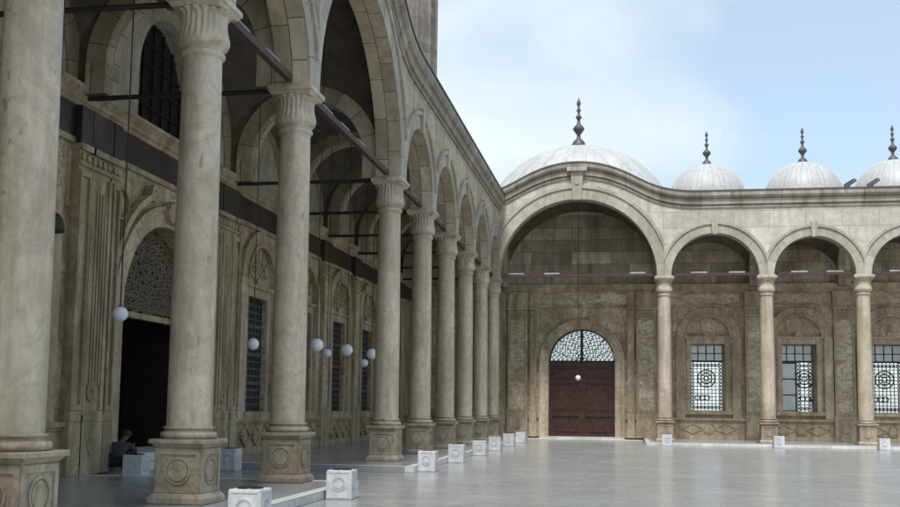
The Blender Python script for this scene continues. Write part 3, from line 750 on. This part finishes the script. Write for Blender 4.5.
# ------------------------------------------------------------------ minaret
mi = thing('minaret', 'tall grey stone minaret shaft rising behind the left cornice', 'minaret', (-14.6, 62, 0), 0)
m = MB(); m.box(-3.2, 3.2, -3.2, 3.2, COURT, 14); m.build('base_block', M['minaret'], mi)
m = MB(); m.lathe([(2.95, 14), (2.8, 14.4), (2.75, 22), (2.7, 38)], 16, smooth=False)
for k in range(16):
    th = 2 * PI * k / 16; m.lathe([(.13, 14.2), (.12, 38)], 6, c=(2.74 * math.cos(th), 2.74 * math.sin(th), 0))
m.build('tower', M['minaret'], mi)

# ------------------------------------------------------------------ marble boxes with uplights
def make_box(label):
    t = thing('marble_box', label, 'box', (0, 0, 0), 0, 'white marble uplight boxes')
    m = MB(); m.box(-.21, .21, -.21, .21, 0, .5); b = m.build('casing', M['box'], t, bevel=.012)
    for k in range(4):
        q = MB(); y = -.21
        q.ring(0, .27, .105, .125, y - .01, .012, 24); q.disc(0, .27, .075, y - .008, .01, 20)
        q.ring(0, .27, .085, .095, y - .009, .01, 20)
        for x0, x1, z0, z1 in ((-.19, .19, .03, .05), (-.19, .19, .455, .475), (-.19, -.172, .051, .454), (.172, .19, .051, .454)): q.box(x0, x1, y - .008, y + .001, z0, z1)
        o = q.build('carved_panel', M['box'], t); o.rotation_euler = (0, 0, k * PI / 2)
    l = MB(); l.lathe([(.165, .495), (.165, .515), (.15, .515), (.13, .505), (.001, .504)], 24); l.build('lamp_glass', M['darkglass'], t)
    return t
bx = make_box('white marble box at the bottom edge, front of the second nearest column'); bx.location = (-4.74, 12.75, COURT)
BX = [((-4.77, 17.15), 'large white marble box alone on the court floor, nearer the tall arch'),
      ((-4.8, 24.95), 'white marble box before the far column of the tall arch'),
      ((-4.8, 29.2), 'white marble box second past the tall arch'),
      ((-4.8, 33.8), 'white marble box third past the tall arch'),
      ((-4.82, 37.8), 'white marble box fourth past the tall arch'),
      ((-4.82, 42.3), 'white marble box next to last in the receding left row'),
      ((-4.82, 46.9), 'white marble box ending the receding left row near the red door'),
      ((1.58, 46.28), 'white marble box in front of the column right of the red door'),
      ((6.22, 46.28), 'white marble box in front of the middle column of the facing arcade'),
      ((10.45, 46.28), 'white marble box in front of the rightmost column'),
      ((-9.98, 20.2), 'white marble box inside the left portico beside the dark doorway'),
      ((-9.3, 23.6), 'white marble box in the left portico between two columns, under a dark window')]
for k, (p, lab) in enumerate(BX): dup(bx, (p[0], p[1], COURT), lab, rz=math.radians((1.5, -2, 1, -1, 2.2, -.6)[k % 6])).scale = [(1, 1, .97), (.97, .97, 1), (1, 1, 1.03)][k % 3]

# ------------------------------------------------------------------ hanging lamps
def make_lamp(label, loc, r, ztop, dark=False):
    t = thing('hanging_lamp', label, 'lamp', loc, 0, 'globe lamps hanging on long cables')
    if not dark:
        m = MB(); m.lathe([(max(.001, r * math.sin(PI * k / 16)), -r * math.cos(PI * k / 16)) for k in range(17)], 28); m.build('globe', M['globe'], t)
    else:
        m = MB(); m.lathe([(.001, r * 1.0), (r * .45, r * .95), (r * .8, r * .6), (r * .95, 0), (r * 1.05, -r * .75), (r * .9, -r * .8), (.001, -r * .6)], 28); m.build('shade', M['iron'], t)
    c = MB(); c.lathe([(.001, r + .05), (.018, r + .05), (.022, r + .02), (.045, r + .005), (.048, r - .02), (.03, r - .03)], 14); c.build('fitting', M['bronze'], t)
    w = MB(); w.tube((0, 0, r + .045), (0, 0, ztop - loc[2]), .013, 6); w.build('cable', M['cable'], t)
LAMPS = [((-8.82, 17.0, 2.96), .135, 10.2, 'white globe lamp hanging before the dark doorway'),
         ((-8.97, 24.0, 2.86), .145, 11.4, 'white globe lamp in front of the first dark window'),
         ((-7.83, 25.5, 2.93), .17, 11.2, 'biggest globe lamp in the gap just right of the third column'),
         ((-9.19, 31.0, 3.01), .14, 9.6, 'small globe lamp close right of the biggest one'),
         ((-7.73, 28.0, 2.94), .165, 10.3, 'middle globe lamp of the cluster between two left columns'),
         ((-9.3, 36.0, 2.92), .15, 9.6, 'smallest low globe lamp of the cluster, left of a column'),
         ((-7.64, 30.5, 2.96), .165, 10.0, 'rightmost globe lamp of the cluster, touching a column outline'),
         ((-2.43, 50.3, 2.87), .13, 11.7, 'small globe lamp hanging in front of the red door')]
for loc, r, zt, lab in LAMPS: make_lamp(lab, loc, r, zt)
make_lamp('dark bell shaped hanging lamp half hidden behind the nearest column', (-8.45, 14.1, 4.05), .16, 9.8, dark=True)

# ------------------------------------------------------------------ seated person in the doorway
def skin_mesh(name, verts, edges, mat, parent, sub=2):
    me = bpy.data.meshes.new(name); me.from_pydata([v[:3] for v in verts], edges, []); o = bpy.data.objects.new(name, me); COL.objects.link(o)
    o.parent = parent; me.materials.append(mat)
    md = o.modifiers.new('skin', 'SKIN'); md.use_smooth_shade = True
    if not me.skin_vertices: me.skin_vertices.new()
    for i, v in enumerate(verts): me.skin_vertices[0].data[i].radius = (v[3], v[4] if len(v) > 4 else v[3])
    me.skin_vertices[0].data[0].use_root = True
    sb = o.modifiers.new('sub', 'SUBSURF'); sb.levels = sub; sb.render_levels = sub
    return o
def person():
    # local: +y forward, seat at z = 0 ; placed so that +y is along the wall
    t = thing('person', 'person in grey shirt and navy trousers sitting on the doorstep, bent forward', 'person', (-10.34, 20.12, .15), 0)
    V = [(0, -.02, .10, .13), (0, 0, .24, .125), (0, .07, .40, .13), (0, .16, .52, .075), (0, .24, .57, .05), (0, .32, .62, .075), (0, .38, .67, .085), (0, .43, .71, .05)]
    E = [(i, i + 1) for i in range(7)]
    def chain(start, pts):
        p = start
        for q in pts: V.append(q); E.append((p, len(V) - 1)); p = len(V) - 1
        return p
    for s in (-1, 1):
        chain(0, [(s * .10, .02, .09, .09), (s * .15, .24, .24, .075), (s * .16, .43, .36, .058), (s * .15, .46, .15, .05), (s * .15, .47, -.10, .038), (s * .15, .56, -.13, .035), (s * .16, .66, -.145, .025)])
        w = chain(2, [(s * .17, .13, .47, .055), (s * .23, .24, .34, .045), (s * .22, .32, .32, .042), (s * .12, .46, .43, .03), (s * .09, .50, .44, .032), (s * .07, .53, .44, .026)])
        for k, (dx, dy, dz) in enumerate(((.03, .06, .015), (.012, .075, .012), (-.006, .08, .006), (-.022, .07, -.002))):
            b = V[w]; chain(w, [(b[0] + dx * .5, b[1] + dy * .5, b[2] + dz, .010), (b[0] + dx * .8, b[1] + dy, b[2] - .012, .008)])
        b = V[w - 1]; chain(w - 1, [(b[0] + s * .03, b[1] + .02, b[2] + .03, .011), (b[0] + s * .03, b[1] + .055, b[2] + .035, .009)])
    body = skin_mesh('body', V, E, M['skin'], t)
    # clothes grown a little wider than the body
    sh = [(0, -.02, .12, .155), (0, 0, .25, .15), (0, .07, .41, .155), (0, .135, .53, .09)]; se = [(0, 1), (1, 2), (2, 3)]
    for s in (-1, 1):
        n = len(sh); sh += [(s * .17, .13, .47, .075), (s * .23, .24, .34, .064), (s * .22, .32, .32, .058), (s * .15, .42, .40, .05)]; se += [(2, n), (n, n + 1), (n + 1, n + 2), (n + 2, n + 3)]
    skin_mesh('shirt', sh, se, M['shirt'], t)
    tr = [(0, -.01, .09, .15)]; te = []
    for s in (-1, 1):
        n = len(tr); tr += [(s * .10, .04, .09, .115), (s * .15, .24, .24, .095), (s * .16, .44, .37, .075), (s * .15, .465, .15, .068), (s * .15, .47, -.04, .062)]; te += [(0, n), (n, n + 1), (n + 1, n + 2), (n + 2, n + 3), (n + 3, n + 4)]
    skin_mesh('trousers', tr, te, M['trousers'], t)
    hm = MB(); hm.lathe([(max(.001, .105 * math.cos(a)), .11 * math.sin(a)) for a in [(-.25 + (PI / 2 + .25) * k / 8) for k in range(9)]], 18, c=(0, .365, .69)); hm.build('hair', M['hair'], t)
    f = MB(); f.lathe([(.001, -.018), (.014, -.01), (.016, 0), (.001, .02)], 8, c=(0, .455, .625)); f.build('nose', M['skin'], t)
    t.scale = (.9, .9, .88)
    for s in (-1, 1):
        f = MB(); f.lathe([(.001, -.025), (.014, -.01), (.014, .015), (.001, .028)], 8, c=(s * .088, .36, .66)); f.build('ear', M['skin'], t)
        e = MB(); e.lathe([(.001, -.009), (.01, 0), (.001, .009)], 8, c=(s * .032, .445, .655)); e.build('eye', M['hair'], t)
person()

# ------------------------------------------------------------------ light, sky, camera
SUN_EL, SUN_AZ = 60., 180.      # azimuth clockwise from +y
w = bpy.data.worlds.new('World'); S.world = w; w.use_nodes = True; nt = w.node_tree; nt.nodes.clear()
out = nt.nodes.new('ShaderNodeOutputWorld'); bg = nt.nodes.new('ShaderNodeBackground'); nt.links.new(bg.outputs[0], out.inputs[0])
sky = nt.nodes.new('ShaderNodeTexSky'); sky.sky_type = 'NISHITA'; sky.sun_disc = False
sky.sun_elevation = math.radians(SUN_EL); sky.sun_rotation = math.radians(SUN_AZ); sky.air_density = 1.0; sky.dust_density = 1.0; sky.ozone_density = 1.6
tc = nt.nodes.new('ShaderNodeTexCoord')
mp = nt.nodes.new('ShaderNodeMapping'); mp.inputs['Scale'].default_value = (1.6, 1.6, 3.4); mp.inputs['Location'].default_value = (-1.987, -4.69, 3.655)
nt.links.new(tc.outputs['Generated'], mp.inputs[0])
n1 = N(nt, 'ShaderNodeTexNoise', Scale=1.9, Detail=7.0, Roughness=.52, Distortion=.4); nt.links.new(mp.outputs[0], n1.inputs['Vector'])
sx = N(nt, 'ShaderNodeSeparateXYZ'); nt.links.new(tc.outputs['Generated'], sx.inputs[0])
ma = N(nt, 'ShaderNodeMath', operation='MULTIPLY_ADD'); nt.links.new(sx.outputs[0], ma.inputs[0]); ma.inputs[1].default_value = -.85; nt.links.new(n1.outputs[0], ma.inputs[2])
cl = ramp(nt, ma.outputs[0], .40, .74, (.0, .0, .0, 1), (.85, .85, .85, 1))
c = mix(nt, cl, mix(nt, .5, sky.outputs[0], (4.3, 5.25, 5.9)), (5.3, 5.75, 5.9))
nt.links.new(c, bg.inputs[0]); bg.inputs[1].default_value = .1
sl = bpy.data.lights.new('sun', 'SUN'); sl.energy = 2.4; sl.angle = math.radians(12); sl.color = (1, .98, .95)
so = bpy.data.objects.new('sun', sl); COL.objects.link(so)
el, az = math.radians(SUN_EL), math.radians(SUN_AZ)
dirv = Vector((math.sin(az) * math.cos(el), math.cos(az) * math.cos(el), math.sin(el)))
so.rotation_euler = dirv.to_track_quat('Z', 'Y').to_euler(); so.location = (20, -20, 40)

yaw, pitch, roll = math.radians(9.81), math.radians(5.64), math.radians(.75)
fw = Vector((-math.sin(yaw) * math.cos(pitch), math.cos(yaw) * math.cos(pitch), math.sin(pitch)))
rt = Vector((math.cos(yaw), math.sin(yaw), 0)); up = rt.cross(fw)
r2 = rt * math.cos(roll) + up * math.sin(roll); u2 = up * math.cos(roll) - rt * math.sin(roll)
cam = bpy.data.cameras.new('camera'); co = bpy.data.objects.new('camera', cam); COL.objects.link(co)
mt = Matrix((r2, u2, -fw)).transposed().to_4x4(); mt.translation = (0, 0, 1.41); co.matrix_world = mt
cam.sensor_width = 36; cam.lens = 1042 / 900 * 36; cam.shift_y = 50.5 / 900; cam.clip_start = .1; cam.clip_end = 9000
S.camera = co
S.view_settings.view_transform = 'Standard'; S.view_settings.look = 'None'; S.view_settings.exposure = 0.88; S.view_settings.gamma = 1
S.view_settings.use_curve_mapping = False
